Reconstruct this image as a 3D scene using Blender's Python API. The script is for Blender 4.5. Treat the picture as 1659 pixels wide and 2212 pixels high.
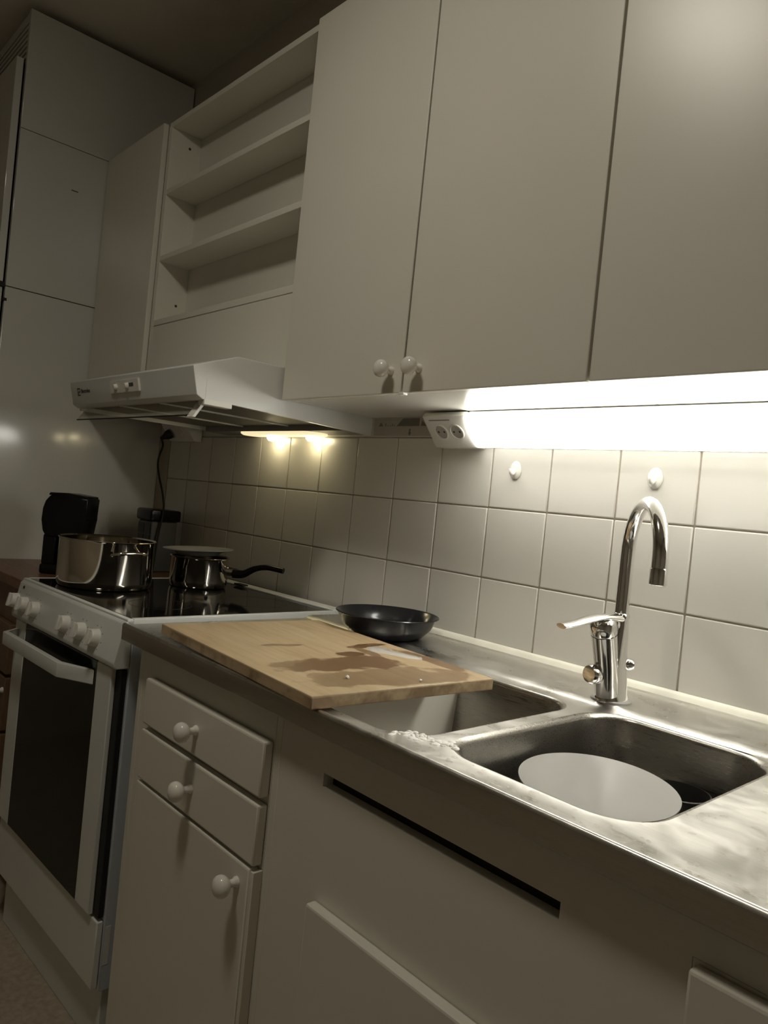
import bpy, bmesh, math, random
from mathutils import Vector, Matrix
random.seed(7)
scene = bpy.context.scene
for o in list(bpy.data.objects):
    bpy.data.objects.remove(o, do_unlink=True)
COL = scene.collection

# ------------------------------------------------------------------ camera
cam_d = bpy.data.cameras.new('camera')
cam = bpy.data.objects.new('camera', cam_d)
COL.objects.link(cam)
RIGHT = Vector((0.67258122, 0.73316091, 0.10054639))
DOWN = Vector((0.07598338, 0.06673288, -0.99487348))
FWD = Vector((-0.7361121, 0.67677308, -0.01082476))
CAM = Vector((2.57106, -1.26548, 1.18797))
mw = Matrix.Identity(4)
for i in range(3):
    mw[i][0] = RIGHT[i]
    mw[i][1] = -DOWN[i]
    mw[i][2] = -FWD[i]
    mw[i][3] = CAM[i]
cam.matrix_world = mw
cam_d.sensor_fit = 'HORIZONTAL'
cam_d.sensor_width = 36.0
cam_d.lens = 1603.26 * 36.0 / 1659.0
cam_d.clip_start = 0.02
scene.camera = cam

# ------------------------------------------------------------------ world, exposure
world = bpy.data.worlds.new('world')
scene.world = world
world.use_nodes = True
world.node_tree.nodes['Background'].inputs[0].default_value = (1.0, 0.93, 0.82, 1)
world.node_tree.nodes['Background'].inputs[1].default_value = 0.0
scene.view_settings.view_transform = 'Standard'
scene.view_settings.look = 'None'
scene.view_settings.exposure = 0.0
scene.view_settings.gamma = 1.0
scene.view_settings.use_curve_mapping = False

TUBE_STRENGTH = 16.0       # fluorescent strip under the wall cabinets
CEIL_STRENGTH = 42.0       # ceiling lamp out of frame above the photographer
HOOD_STRENGTH = 26.0       # two small bulbs in the cooker hood

# ------------------------------------------------------------------ materials
def new_mat(name):
    m = bpy.data.materials.new(name)
    m.use_nodes = True
    nt = m.node_tree
    return m, nt, nt.nodes['Principled BSDF']

def noise(nt, scale, detail=4.0, rough=0.55, vec=None, dist=0.0):
    n = nt.nodes.new('ShaderNodeTexNoise')
    n.inputs['Scale'].default_value = scale
    n.inputs['Detail'].default_value = detail
    n.inputs['Roughness'].default_value = rough
    n.inputs['Distortion'].default_value = dist
    if vec is not None:
        nt.links.new(vec, n.inputs['Vector'])
    return n

def coords(nt, kind='Object', scale=None):
    c = nt.nodes.new('ShaderNodeTexCoord')
    out = c.outputs[kind]
    if scale:
        mp = nt.nodes.new('ShaderNodeMapping')
        mp.inputs['Scale'].default_value = scale
        nt.links.new(out, mp.inputs['Vector'])
        out = mp.outputs[0]
    return out

def ramp(nt, fac, stops):
    r = nt.nodes.new('ShaderNodeValToRGB')
    e = r.color_ramp.elements
    e[0].position, e[0].color = stops[0][0], (*stops[0][1], 1)
    e[1].position, e[1].color = stops[-1][0], (*stops[-1][1], 1)
    for p, c in stops[1:-1]:
        k = e.new(p)
        k.color = (*c, 1)
    nt.links.new(fac, r.inputs[0])
    return r.outputs[0]

def mixc(nt, fac, a, b):
    m = nt.nodes.new('ShaderNodeMix')
    m.data_type = 'RGBA'
    for sock, v in ((m.inputs[0], fac), (m.inputs[6], a), (m.inputs[7], b)):
        if hasattr(v, 'default_value') or hasattr(v, 'is_output'):
            nt.links.new(v, sock)
        elif isinstance(v, (int, float)):
            sock.default_value = v
        else:
            sock.default_value = (*v, 1)
    return m.outputs[2]

def mathn(nt, op, a, b=None, clamp=False):
    m = nt.nodes.new('ShaderNodeMath')
    m.operation = op
    m.use_clamp = clamp
    for i, v in enumerate((a, b)):
        if v is None:
            continue
        if isinstance(v, (int, float)):
            m.inputs[i].default_value = v
        else:
            nt.links.new(v, m.inputs[i])
    return m.outputs[0]

def bump(nt, b, height, strength=0.1, dist=0.01):
    n = nt.nodes.new('ShaderNodeBump')
    n.inputs['Strength'].default_value = strength
    n.inputs['Distance'].default_value = dist
    nt.links.new(height, n.inputs['Height'])
    nt.links.new(n.outputs[0], b.inputs['Normal'])

def simple(name, col, rough=0.5, metal=0.0, var=0.06, scale=6.0, spec=0.5, bmp=0.0, coat=0.0):
    m, nt, b = new_mat(name)
    v = coords(nt)
    n = noise(nt, scale, 3.0, vec=v)
    c1 = tuple(max(0, x * (1 - var)) for x in col)
    c2 = tuple(min(1, x * (1 + var)) for x in col)
    nt.links.new(ramp(nt, n.outputs[0], [(0.3, c1), (0.7, c2)]), b.inputs['Base Color'])
    b.inputs['Roughness'].default_value = rough
    b.inputs['Metallic'].default_value = metal
    b.inputs['Specular IOR Level'].default_value = spec
    b.inputs['Coat Weight'].default_value = coat
    if bmp:
        n2 = noise(nt, scale * 30, 2.0, vec=v)
        bump(nt, b, n2.outputs[0], bmp, 0.002)
    return m

PAINT = simple('cabinet_paint', (0.74, 0.715, 0.635), 0.32, var=0.02, scale=2.0, bmp=0.02)
LAMINATE = simple('white_laminate', (0.77, 0.755, 0.70), 0.12, var=0.02, scale=2.0)
PANEL = simple('tall_cabinet_laminate', (0.68, 0.675, 0.63), 0.11, var=0.03, scale=2.0)
SHELFW = simple('shelf_board', (0.75, 0.735, 0.65), 0.45, var=0.02, scale=3.0)
ENAMEL = simple('white_enamel', (0.72, 0.73, 0.70), 0.28, var=0.02, scale=3.0)
STOVESIDE = simple('stove_side_enamel', (0.55, 0.58, 0.62), 0.35, var=0.02, scale=3.0)
PLASTIC = simple('white_plastic', (0.82, 0.81, 0.76), 0.35, var=0.02)
PORCELAIN = simple('glazed_white_knob', (0.84, 0.82, 0.76), 0.16, var=0.01)
TILE = simple('glazed_tile', (0.75, 0.73, 0.67), 0.24, var=0.02, scale=1.2)
GROUT = simple('tile_grout', (0.42, 0.375, 0.31), 0.9, var=0.15, scale=40)
WALLP = simple('wall_paint', (0.46, 0.42, 0.345), 0.8, var=0.04, scale=3, bmp=0.05)
CEILM = simple('ceiling_paint', (0.74, 0.70, 0.62), 0.9, var=0.05, scale=3)
BLACKP = simple('black_plastic', (0.007, 0.0065, 0.0065), 0.25, var=0.1, spec=0.3)
RUBBER = simple('black_rubber', (0.010, 0.009, 0.008), 0.55, var=0.1)
DARKGAP = simple('dark_recess', (0.012, 0.011, 0.010), 0.8, var=0.1)
GLASSK = simple('black_ceramic_glass', (0.008, 0.007, 0.007), 0.06, var=0.1)
OVENG = simple('oven_door_glass', (0.008, 0.007, 0.0065), 0.12, var=0.1, spec=0.3)
NONSTICK = simple('black_nonstick', (0.014, 0.014, 0.016), 0.16, var=0.1)
CHROME = simple('chrome', (0.88, 0.87, 0.86), 0.10, metal=1.0, var=0.02)
POTSTEEL = simple('polished_pot_steel', (0.70, 0.66, 0.60), 0.07, metal=1.0, var=0.03)
FILTER = simple('filter_grey', (0.22, 0.21, 0.18), 0.5, metal=0.4, var=0.05)
GREYP = simple('grey_plastic', (0.30, 0.29, 0.27), 0.4, var=0.04)
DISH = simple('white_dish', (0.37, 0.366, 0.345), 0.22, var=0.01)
SILIC = simple('silicone', (0.80, 0.78, 0.68), 0.4, var=0.05, scale=20)
SOCKW = simple('socket_well_grey', (0.46, 0.45, 0.42), 0.45, var=0.03)
RINGM = simple('hob_ring_print', (0.035, 0.033, 0.03), 0.25, var=0.1)
INK = simple('dark_print', (0.05, 0.045, 0.04), 0.6, var=0.1)
LABELG = simple('label_grey', (0.10, 0.10, 0.09), 0.5, var=0.1)
STICKER = simple('sticker_paper', (0.48, 0.44, 0.38), 0.6, var=0.05, scale=20)
STICKERD = simple('sticker_dark', (0.20, 0.18, 0.15), 0.6, var=0.05, scale=20)
FLECK = simple('white_fleck', (0.85, 0.84, 0.80), 0.5, var=0.03, scale=60)
COFFEEGL = simple('dark_carafe_glass', (0.02, 0.015, 0.012), 0.05, var=0.1)
CUPSTEEL = simple('dark_cup_steel', (0.10, 0.095, 0.09), 0.35, metal=0.8, var=0.05)

def emit(name, col, strength):
    m, nt, b = new_mat(name)
    b.inputs['Base Color'].default_value = (0.9, 0.9, 0.88, 1)
    b.inputs['Emission Color'].default_value = (*col, 1)
    b.inputs['Emission Strength'].default_value = strength
    return m
TUBE = emit('tube_diffuser_glow', (1.0, 0.97, 0.885), TUBE_STRENGTH)
CEILGLOW = emit('ceiling_lamp_glow', (1.0, 0.93, 0.79), CEIL_STRENGTH)
BULB = emit('hood_bulb_glow', (1.0, 0.86, 0.52), HOOD_STRENGTH)
LENS = simple('hood_lamp_lens', (0.80, 0.76, 0.60), 0.3, var=0.03)
LENS.node_tree.nodes['Principled BSDF'].inputs['Emission Color'].default_value = (1.0, 0.85, 0.50, 1)
LENS.node_tree.nodes['Principled BSDF'].inputs['Emission Strength'].default_value = 0.9

def make_steel(name, rough0, rough1, col, wet=True):
    m, nt, b = new_mat(name)
    v = coords(nt, 'Object', (6, 120, 120))
    n1 = noise(nt, 5.0, 5.0, 0.65, v)
    v2 = coords(nt)
    n2 = noise(nt, 13.0, 5.0, 0.6, v2, 0.8)
    b.inputs['Metallic'].default_value = 1.0
    c = tuple(x * 0.86 for x in col)
    nt.links.new(ramp(nt, n1.outputs[0], [(0.3, c), (0.7, col)]), b.inputs['Base Color'])
    r = nt.nodes.new('ShaderNodeMapRange')
    r.inputs['From Min'].default_value = 0.38
    r.inputs['From Max'].default_value = 0.62
    r.inputs['To Min'].default_value = rough0
    r.inputs['To Max'].default_value = rough1
    nt.links.new(n2.outputs[0] if wet else n1.outputs[0], r.inputs['Value'])
    nt.links.new(r.outputs[0], b.inputs['Roughness'])
    bump(nt, b, n1.outputs[0], 0.06, 0.001)
    return m
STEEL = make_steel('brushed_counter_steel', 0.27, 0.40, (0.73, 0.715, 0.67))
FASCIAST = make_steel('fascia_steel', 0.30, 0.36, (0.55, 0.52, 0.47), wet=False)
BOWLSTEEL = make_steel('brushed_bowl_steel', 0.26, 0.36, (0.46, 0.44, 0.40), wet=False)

def make_wood(name, c1, c2, c3, axis_scale, rough=0.45):
    m, nt, b = new_mat(name)
    v = coords(nt, 'Object', axis_scale)
    n = noise(nt, 3.0, 6.0, 0.6, v, 0.6)
    nt.links.new(ramp(nt, n.outputs[0], [(0.28, c1), (0.5, c2), (0.72, c3)]), b.inputs['Base Color'])
    b.inputs['Roughness'].default_value = rough
    bump(nt, b, n.outputs[0], 0.08, 0.002)
    return m
WALNUT = make_wood('dark_wood_worktop', (0.10, 0.045, 0.02), (0.17, 0.08, 0.038), (0.24, 0.12, 0.06), (4, 30, 30), 0.35)
BROWNFRONT = make_wood('brown_wood_front', (0.13, 0.075, 0.04), (0.17, 0.10, 0.055), (0.21, 0.13, 0.075), (20, 20, 3), 0.45)

def make_board():
    m, nt, b = new_mat('stained_board_wood')
    raw = coords(nt)
    v = coords(nt, 'Object', (3.0, 26, 26))
    n = noise(nt, 2.6, 6.0, 0.6, v, 0.5)
    wood = ramp(nt, n.outputs[0], [(0.25, (0.36, 0.265, 0.145)), (0.5, (0.45, 0.345, 0.205)), (0.75, (0.52, 0.41, 0.26))])
    # lamella tint along the board's width
    sep = nt.nodes.new('ShaderNodeSeparateXYZ')
    nt.links.new(raw, sep.inputs[0])
    lam = mathn(nt, 'FLOOR', mathn(nt, 'MULTIPLY', sep.outputs[1], 20.0))
    wn = nt.nodes.new('ShaderNodeTexWhiteNoise')
    wn.noise_dimensions = '1D'
    nt.links.new(lam, wn.inputs['W'])
    wood = mixc(nt, mathn(nt, 'MULTIPLY', wn.outputs['Value'], 0.16), wood, (0.40, 0.23, 0.10))
    dn = noise(nt, 16.0, 5.0, 0.6, raw)
    dn2 = noise(nt, 60.0, 3.0, 0.6, raw)
    # wet stains: (u along board, v across board, radius u, radius v, strength)
    stains = [(0.372, 0.166, 0.040, 0.110, 0.80), (0.352, 0.095, 0.022, 0.060, 0.65), (0.455, 0.175, 0.045, 0.120, 0.50),
              (0.492, 0.245, 0.030, 0.085, 0.55), (0.307, 0.218, 0.016, 0.026, 0.85), (0.252, 0.310, 0.014, 0.040, 0.85),
              (0.262, 0.268, 0.010, 0.020, 0.80), (0.345, 0.338, 0.050, 0.020, 0.75), (0.415, 0.343, 0.045, 0.018, 0.65), (0.214, 0.115, 0.008, 0.020, 0.6),
              (0.222, 0.150, 0.008, 0.018, 0.6), (0.43, 0.08, 0.020, 0.03, 0.40), (0.300, 0.262, 0.034, 0.010, 0.65)]
    total = None
    for (cx, cy, rx, ry, s) in stains:
        dx = mathn(nt, 'DIVIDE', mathn(nt, 'SUBTRACT', sep.outputs[0], cx), rx)
        dy = mathn(nt, 'DIVIDE', mathn(nt, 'SUBTRACT', sep.outputs[1], cy), ry)
        d = mathn(nt, 'SQRT', mathn(nt, 'ADD', mathn(nt, 'MULTIPLY', dx, dx), mathn(nt, 'MULTIPLY', dy, dy)))
        d = mathn(nt, 'ADD', d, mathn(nt, 'MULTIPLY', mathn(nt, 'SUBTRACT', dn.outputs[0], 0.5), 2.0))
        k = mathn(nt, 'MULTIPLY', mathn(nt, 'SUBTRACT', 1.12, d), 5.0, True)
        k = mathn(nt, 'MULTIPLY', k, s)
        total = k if total is None else mathn(nt, 'MAXIMUM', total, k)
    top = mathn(nt, 'GREATER_THAN', sep.outputs[2], 0.016)
    total = mathn(nt, 'MULTIPLY', total, top)
    col = mixc(nt, total, wood, (0.12, 0.050, 0.017))
    # damp dark blotches soaked into the end grain and edges
    side = mathn(nt, 'SUBTRACT', 1.0, top)
    bl = mathn(nt, 'MULTIPLY', mathn(nt, 'MULTIPLY', mathn(nt, 'SUBTRACT', dn.outputs[0], 0.46), 7.0, True), side)
    col = mixc(nt, mathn(nt, 'MULTIPLY', bl, 0.6), col, (0.16, 0.08, 0.035))
    nt.links.new(col, b.inputs['Base Color'])
    rr = mathn(nt, 'SUBTRACT', 0.52, mathn(nt, 'MULTIPLY', total, 0.30))
    nt.links.new(rr, b.inputs['Roughness'])
    return m
BOARD = make_board()

def make_floor():
    m, nt, b = new_mat('speckled_vinyl')
    v = coords(nt)
    n1 = noise(nt, 9.0, 5.0, 0.7, v)
    n2 = noise(nt, 60.0, 3.0, 0.6, v)
    c = mixc(nt, 0.5, ramp(nt, n1.outputs[0], [(0.3, (0.30, 0.25, 0.18)), (0.7, (0.44, 0.38, 0.29))]),
             ramp(nt, n2.outputs[0], [(0.35, (0.28, 0.23, 0.16)), (0.65, (0.46, 0.40, 0.31))]))
    nt.links.new(c, b.inputs['Base Color'])
    b.inputs['Roughness'].default_value = 0.5
    return m
FLOORM = make_floor()

def make_clear(name, tint, alpha_mix, rough):
    m, nt, b = new_mat(name)
    out = nt.nodes['Material Output']
    b.inputs['Base Color'].default_value = (*tint, 1)
    b.inputs['Roughness'].default_value = rough
    tr = nt.nodes.new('ShaderNodeBsdfTransparent')
    tr.inputs[0].default_value = (0.92, 0.90, 0.85, 1)
    mx = nt.nodes.new('ShaderNodeMixShader')
    mx.inputs[0].default_value = alpha_mix
    nt.links.new(tr.outputs[0], mx.inputs[1])
    nt.links.new(b.outputs[0], mx.inputs[2])
    nt.links.new(mx.outputs[0], out.inputs[0])
    return m
CLEARP = make_clear('clear_visor_plastic', (0.5, 0.48, 0.42), 0.35, 0.15)
WATER = make_clear('water_film', (0.80, 0.79, 0.76), 0.12, 0.04)
SHEENWATER = make_clear('white_sheen_water', (0.86, 0.84, 0.79), 0.62, 0.10)  # white tint stands in for the tile wall's reflection on the water
WATER.node_tree.nodes['Transparent BSDF'].inputs[0].default_value = (0.99, 0.985, 0.975, 1)

# ------------------------------------------------------------------ mesh helpers
LOC = {}

def root_loc(p):
    return LOC.get(p.name, Vector((0, 0, 0))) if p is not None else Vector((0, 0, 0))

def thing(name, label, cat, loc, group=None):
    o = bpy.data.objects.new(name, None)
    COL.objects.link(o)
    o.location = loc
    o.empty_display_size = 0.05
    o['label'] = label
    o['category'] = cat
    if group:
        o['group'] = group
    LOC[o.name] = Vector(loc)
    return o

def finish(name, bm, mat, parent=None, smooth=20, base=None):
    me = bpy.data.meshes.new(name)
    bmesh.ops.recalc_face_normals(bm, faces=bm.faces[:])
    off = root_loc(parent) if base is None else Vector(base)
    if off.length:
        bmesh.ops.translate(bm, verts=bm.verts[:], vec=-off)
    bm.to_mesh(me)
    bm.free()
    if smooth:
        me.shade_smooth()
        me.set_sharp_from_angle(angle=math.radians(smooth))
    me.materials.append(mat)
    o = bpy.data.objects.new(name, me)
    COL.objects.link(o)
    if parent is not None:
        o.parent = parent
        LOC[o.name] = root_loc(parent)
    elif base is not None:
        o.location = base
        LOC[o.name] = Vector(base)
    return o

def tag(o, label, cat, group=None, kind=None):
    o['label'] = label
    if cat:
        o['category'] = cat
    if group:
        o['group'] = group
    if kind:
        o['kind'] = kind
    return o

def part_label(o, label):
    o['label'] = label
    return o

def add_box(bm, x0, x1, y0, y1, z0, z1, bev=0.0, seg=2):
    t = bmesh.new()
    vs = [t.verts.new((x, y, z)) for x in (x0, x1) for y in (y0, y1) for z in (z0, z1)]
    for f in ((0, 1, 3, 2), (4, 6, 7, 5), (0, 4, 5, 1), (2, 3, 7, 6), (0, 2, 6, 4), (1, 5, 7, 3)):
        t.faces.new([vs[i] for i in f])
    if bev > 0:
        bmesh.ops.bevel(t, geom=t.edges[:], offset=bev, segments=seg, affect='EDGES', profile=0.5)
    join(bm, t)
    return bm

def join(bm, t):
    me = bpy.data.meshes.new('tmp')
    t.to_mesh(me)
    t.free()
    bm.from_mesh(me)
    bpy.data.meshes.remove(me)

def box(x0, x1, y0, y1, z0, z1, bev=0.0015, seg=2):
    return add_box(bmesh.new(), x0, x1, y0, y1, z0, z1, bev, seg)

def prism(pts, a0, a1, axis='x', bev=0.0, seg=2):
    """extrude a polygon; axis x: pts are (y,z); axis y: pts are (x,z); axis z: pts are (x,y)"""
    bm = bmesh.new()
    def mk(p, a):
        return {'x': (a, p[0], p[1]), 'y': (p[0], a, p[1]), 'z': (p[0], p[1], a)}[axis]
    lo = [bm.verts.new(mk(p, a0)) for p in pts]
    hi = [bm.verts.new(mk(p, a1)) for p in pts]
    n = len(pts)
    bm.faces.new(lo)
    bm.faces.new(hi[::-1])
    for i in range(n):
        bm.faces.new((lo[i], hi[i], hi[(i + 1) % n], lo[(i + 1) % n]))
    if bev > 0:
        bmesh.ops.bevel(bm, geom=bm.edges[:], offset=bev, segments=seg, affect='EDGES', profile=0.5)
    return bm

def lathe(profile, c, axis=Vector((0, 0, 1)), n=40, bm=None):
    """profile: list of (r, h) along axis from point c"""
    bm = bm or bmesh.new()
    axis = Vector(axis).normalized()
    u = axis.orthogonal().normalized()
    w = axis.cross(u)
    c = Vector(c)
    rings = []
    for r, h in profile:
        if r < 1e-6:
            rings.append([bm.verts.new(c + axis * h)])
        else:
            rings.append([bm.verts.new(c + axis * h + (u * math.cos(2 * math.pi * i / n) + w * math.sin(2 * math.pi * i / n)) * r) for i in range(n)])
    for a, b in zip(rings, rings[1:]):
        for i in range(n):
            j = (i + 1) % n
            if len(a) == 1 and len(b) == 1:
                continue
            if len(a) == 1:
                bm.faces.new((a[0], b[i], b[j]))
            elif len(b) == 1:
                bm.faces.new((a[i], b[0], a[j]))
            else:
                bm.faces.new((a[i], b[i], b[j], a[j]))
    return bm

def tube(path, radii, n=16, bm=None, cap=True, flat=None):
    """sweep a circle along path; flat=(sx, sy) squashes the section"""
    bm = bm or bmesh.new()
    path = [Vector(p) for p in path]
    if not hasattr(radii, '__len__'):
        radii = [radii] * len(path)
    t0 = (path[1] - path[0]).normalized()
    up = Vector((0, 0, 1)) if abs(t0.z) < 0.9 else Vector((0, 1, 0))
    u = (up - t0 * up.dot(t0)).normalized()
    rings = []
    for i, p in enumerate(path):
        if i == 0:
            t = t0
        elif i == len(path) - 1:
            t = (path[-1] - path[-2]).normalized()
        else:
            t = (path[i + 1] - path[i - 1]).normalized()
        u = (u - t * u.dot(t)).normalized()
        w = t.cross(u)
        su, sw = flat if flat else (1, 1)
        rings.append([bm.verts.new(p + (u * math.cos(2 * math.pi * k / n) * su + w * math.sin(2 * math.pi * k / n) * sw) * radii[i]) for k in range(n)])
    for a, b in zip(rings, rings[1:]):
        for i in range(n):
            j = (i + 1) % n
            bm.faces.new((a[i], b[i], b[j], a[j]))
    if cap:
        bm.faces.new(rings[0][::-1])
        bm.faces.new(rings[-1])
    return bm

def spline(pts, sub=8):
    pts = [Vector(p) for p in pts]
    out = []
    P = [pts[0]] + pts + [pts[-1]]
    for i in range(1, len(P) - 2):
        for s in range(sub):
            t = s / sub
            p0, p1, p2, p3 = P[i - 1], P[i], P[i + 1], P[i + 2]
            out.append(0.5 * ((2 * p1) + (p2 - p0) * t + (2 * p0 - 5 * p1 + 4 * p2 - p3) * t * t + (3 * p1 - p0 - 3 * p2 + p3) * t ** 3))
    out.append(pts[-1])
    return out

def rrect(cx, cy, hx, hy, r, z, n=8):
    out = []
    for sx, sy, a0 in ((1, 1, 0), (-1, 1, 90), (-1, -1, 180), (1, -1, 270)):
        for k in range(n + 1):
            a = math.radians(a0 + 90 * k / n)
            out.append(Vector((cx + sx * (hx - r) + r * math.cos(a), cy + sy * (hy - r) + r * math.sin(a), z)))
    return out

def loft(bm, loops, close_end=False):
    rings = [[bm.verts.new(p) for p in L] for L in loops]
    n = len(rings[0])
    for a, b in zip(rings, rings[1:]):
        for i in range(n):
            j = (i + 1) % n
            bm.faces.new((a[i], b[i], b[j], a[j]))
    if close_end:
        bm.faces.new(rings[-1])
    return rings

# ------------------------------------------------------------------ the room
ZC = 2.70
def struct(name, bm, mat, smooth=0):
    o = finish(name, bm, mat, smooth=smooth)
    o['kind'] = 'structure'
    return o
struct('floor', box(-0.72, 3.9, -3.4, 0.1, -0.06, 0.0, 0), FLOORM)
struct('ceiling', box(-0.72, 3.9, -3.4, 0.1, ZC, ZC + 0.06, 0), CEILM)
wall_back = struct('wall_back', box(-0.72, 3.9, 0.006, 0.1, 0.0, ZC, 0), WALLP)
struct('wall_left', box(-0.80, -0.72, -3.4, 0.1, 0.0, ZC, 0), WALLP)
struct('wall_right', box(3.9, 3.98, -3.4, 0.1, 0.0, ZC, 0), WALLP)
struct('wall_front', box(-0.72, 3.9, -3.48, -3.4, 0.0, ZC, 0), WALLP)

# tiled splashback: mortar bed plus one object for each tile
T = 0.153
bed = finish('mortar_bed', box(-0.086, 3.0, -0.0015, 0.006, 0.86, 1.357, 0), GROUT, wall_back, 0)
tile_bm = box(-0.0752, 0.0752, -0.0035, 0.004, -0.0752, 0.0752, 0.0022, 2)
first = finish('tile', tile_bm, TILE, wall_back, 20)
tile_me = first.data
k = 0
for row in range(3):
    for colm in range(0, 20):
        cx, cz = (colm + 0.5) * T, 0.897 + (row + 0.5) * T
        t = first if k == 0 else first.copy()
        if k:
            COL.objects.link(t)
        t.parent = wall_back
        t.location = (cx, random.uniform(-0.0002, 0.0002), cz)
        t.rotation_euler = (random.uniform(-0.0005, 0.0005), 0, random.uniform(-0.0005, 0.0005))
        k += 1
finish('edge_filler', box(-0.088, -0.004, -0.004, 0.006, 0.86, 1.357, 0.001), WALLP, wall_back)
# painted strip of wall over the tiles
finish('wall_strip', box(-0.088, 3.0, -0.002, 0.006, 1.3575, 1.48, 0), SHELFW, wall_back, 0)

# ------------------------------------------------------------------ tall cabinet at the left end
XL = -0.09
t = thing('tall_cabinet', 'tall white cupboard reaching the ceiling beside the wood worktop', 'cabinet', (-0.39, -0.29, 0))
for z0, z1 in ((0.0, 1.7695), (1.7725, 2.2855), (2.2875, 2.672)):
    finish('side_panel', box(XL - 0.018, XL, -0.583, 0.0, z0, z1, 0.0012), PANEL, t)
finish('far_side_panel', box(-0.70, -0.682, -0.583, 0.0, 0.0, 2.672), PANEL, t)
finish('top_board', box(-0.682, XL - 0.018, -0.58, 0.0, 2.654, 2.672), PANEL, t)
finish('back_board', box(-0.682, XL - 0.018, -0.012, -0.004, 0.0, 2.654, 0), DARKGAP, t)
finish('front_recess', box(-0.682, XL - 0.018, -0.565, -0.555, 0.0, 2.654, 0), DARKGAP, t)
for z0, z1 in ((1.783, 2.508), (0.10, 1.766)):
    d = finish('door', box(-0.698, -0.097, -0.612, -0.590, z0, z1, 0.002), PANEL, t)
    hz = z0 + 0.10 if z0 > 1 else z1 - 0.4
    finish('door_handle', box(-0.66, -0.645, -0.642, -0.612, hz, hz + 0.14, 0.004), CHROME, d)
g = finish('vent_grille', box(-0.682, XL - 0.018, -0.575, -0.567, 2.515, 2.654, 0), DARKGAP, t)
for i in range(7):
    z = 2.520 + i * 0.0192
    finish('slat', prism([(-0.582, z), (-0.582, z + 0.0115), (-0.5755, z + 0.0125), (-0.5755, z + 0.001)], -0.682, XL - 0.0185), PANEL, g, 0)
part_label(finish('hinge_cap', box(XL - 0.008, XL + 0.001, -0.588, -0.576, 1.722, 1.732, 0.001), RUBBER, t), 'small black hinge cap on the front edge')
part_label(finish('door_catch', box(-0.16, -0.092, -0.606, -0.585, 1.766, 1.783, 0.001), RUBBER, t), 'black catch in the gap between the doors')
part_label(finish('scratch_mark', box(XL, XL + 0.0006, -0.408, -0.385, 2.1435, 2.1465, 0), INK, t), 'short dark scratch on the side panel')

# ------------------------------------------------------------------ wall cabinets
ZU, ZT = 1.405, 2.284
YF, YD = -0.276, -0.295
def carcass(t, x0, x1, z0=ZU, z1=ZT):
    s = 0.017
    finish('side_panel', box(x0, x0 + s, YF, -0.003, z0 + s, z1), PAINT, t)
    finish('side_panel', box(x1 - s, x1, YF, -0.003, z0 + s, z1), PAINT, t)
    finish('bottom_board', box(x0, x1, YF, -0.003, z0, z0 + s, 0.0005), LAMINATE, t)
    finish('top_board', box(x0 + s, x1 - s, YF, -0.003, z1 - s, z1), PAINT, t)
    finish('back_board', box(x0 + s, x1 - s, -0.010, -0.004, z0 + s, z1 - s, 0), SHELFW, t, 0)

def ball_knob(name, base, direction, parent, s=1.0):
    prof = [(0.0, 0.0), (0.0085, 0.0), (0.0085, 0.003), (0.0062, 0.006), (0.0058, 0.012), (0.0075, 0.0155), (0.0125, 0.018),
            (0.0160, 0.0225), (0.0172, 0.027), (0.0165, 0.032), (0.0130, 0.0365), (0.0070, 0.0392), (0.0, 0.040)]
    return finish(name, lathe([(r * s, h * s) for r, h in prof], base, direction, 28), PORCELAIN, parent, 60)

# left one, beside the tall cabinet
t = thing('wall_cabinet', 'narrow cream wall cabinet in the corner beside the open shelves', 'cabinet', (0.128, -0.14, ZU), 'cream wall cabinets')
carcass(t, XL + 0.002, 0.347)
d = finish('door', box(XL + 0.004, 0.345, YD, YF - 0.0015, ZU - 0.002, ZT + 0.004, 0.003), PAINT, t)
# middle one with two doors
t = thing('wall_cabinet', 'double-door cream wall cabinet with two white ball knobs', 'cabinet', (1.53, -0.14, ZU), 'cream wall cabinets')
carcass(t, 1.128, 1.934)
d = finish('door', box(1.1285, 1.5275, YD, YF - 0.0015, ZU - 0.002, ZT, 0.0022), PAINT, t)
ball_knob('knob', (1.495, YD, 1.447), (0, -1, 0), d)
d = finish('door', box(1.5315, 1.9355, YD, YF - 0.0015, ZU - 0.002, ZT, 0.0022), PAINT, t)
ball_knob('knob', (1.572, YD, 1.447), (0, -1, 0), d)
part_label(finish('bumper', box(1.524, 1.538, YD - 0.002, YD + 0.01, ZU - 0.006, ZU - 0.001, 0.0015), PLASTIC, t), 'small white stopper where the two doors meet')
# right one
t = thing('wall_cabinet', 'cream wall cabinet at the right edge above the strip light', 'cabinet', (2.34, -0.14, ZU), 'cream wall cabinets')
carcass(t, 1.936, 2.745)
d = finish('door', box(1.9395, 2.3385, YD, YF - 0.0015, ZU - 0.002, ZT, 0.0022), PAINT, t)
ball_knob('knob', (2.306, YD, 1.447), (0, -1, 0), d)
d = finish('door', box(2.3425, 2.7445, YD, YF - 0.0015, ZU - 0.002, ZT, 0.0022), PAINT, t)
ball_knob('knob', (2.375, YD, 1.447), (0, -1, 0), d)

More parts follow.
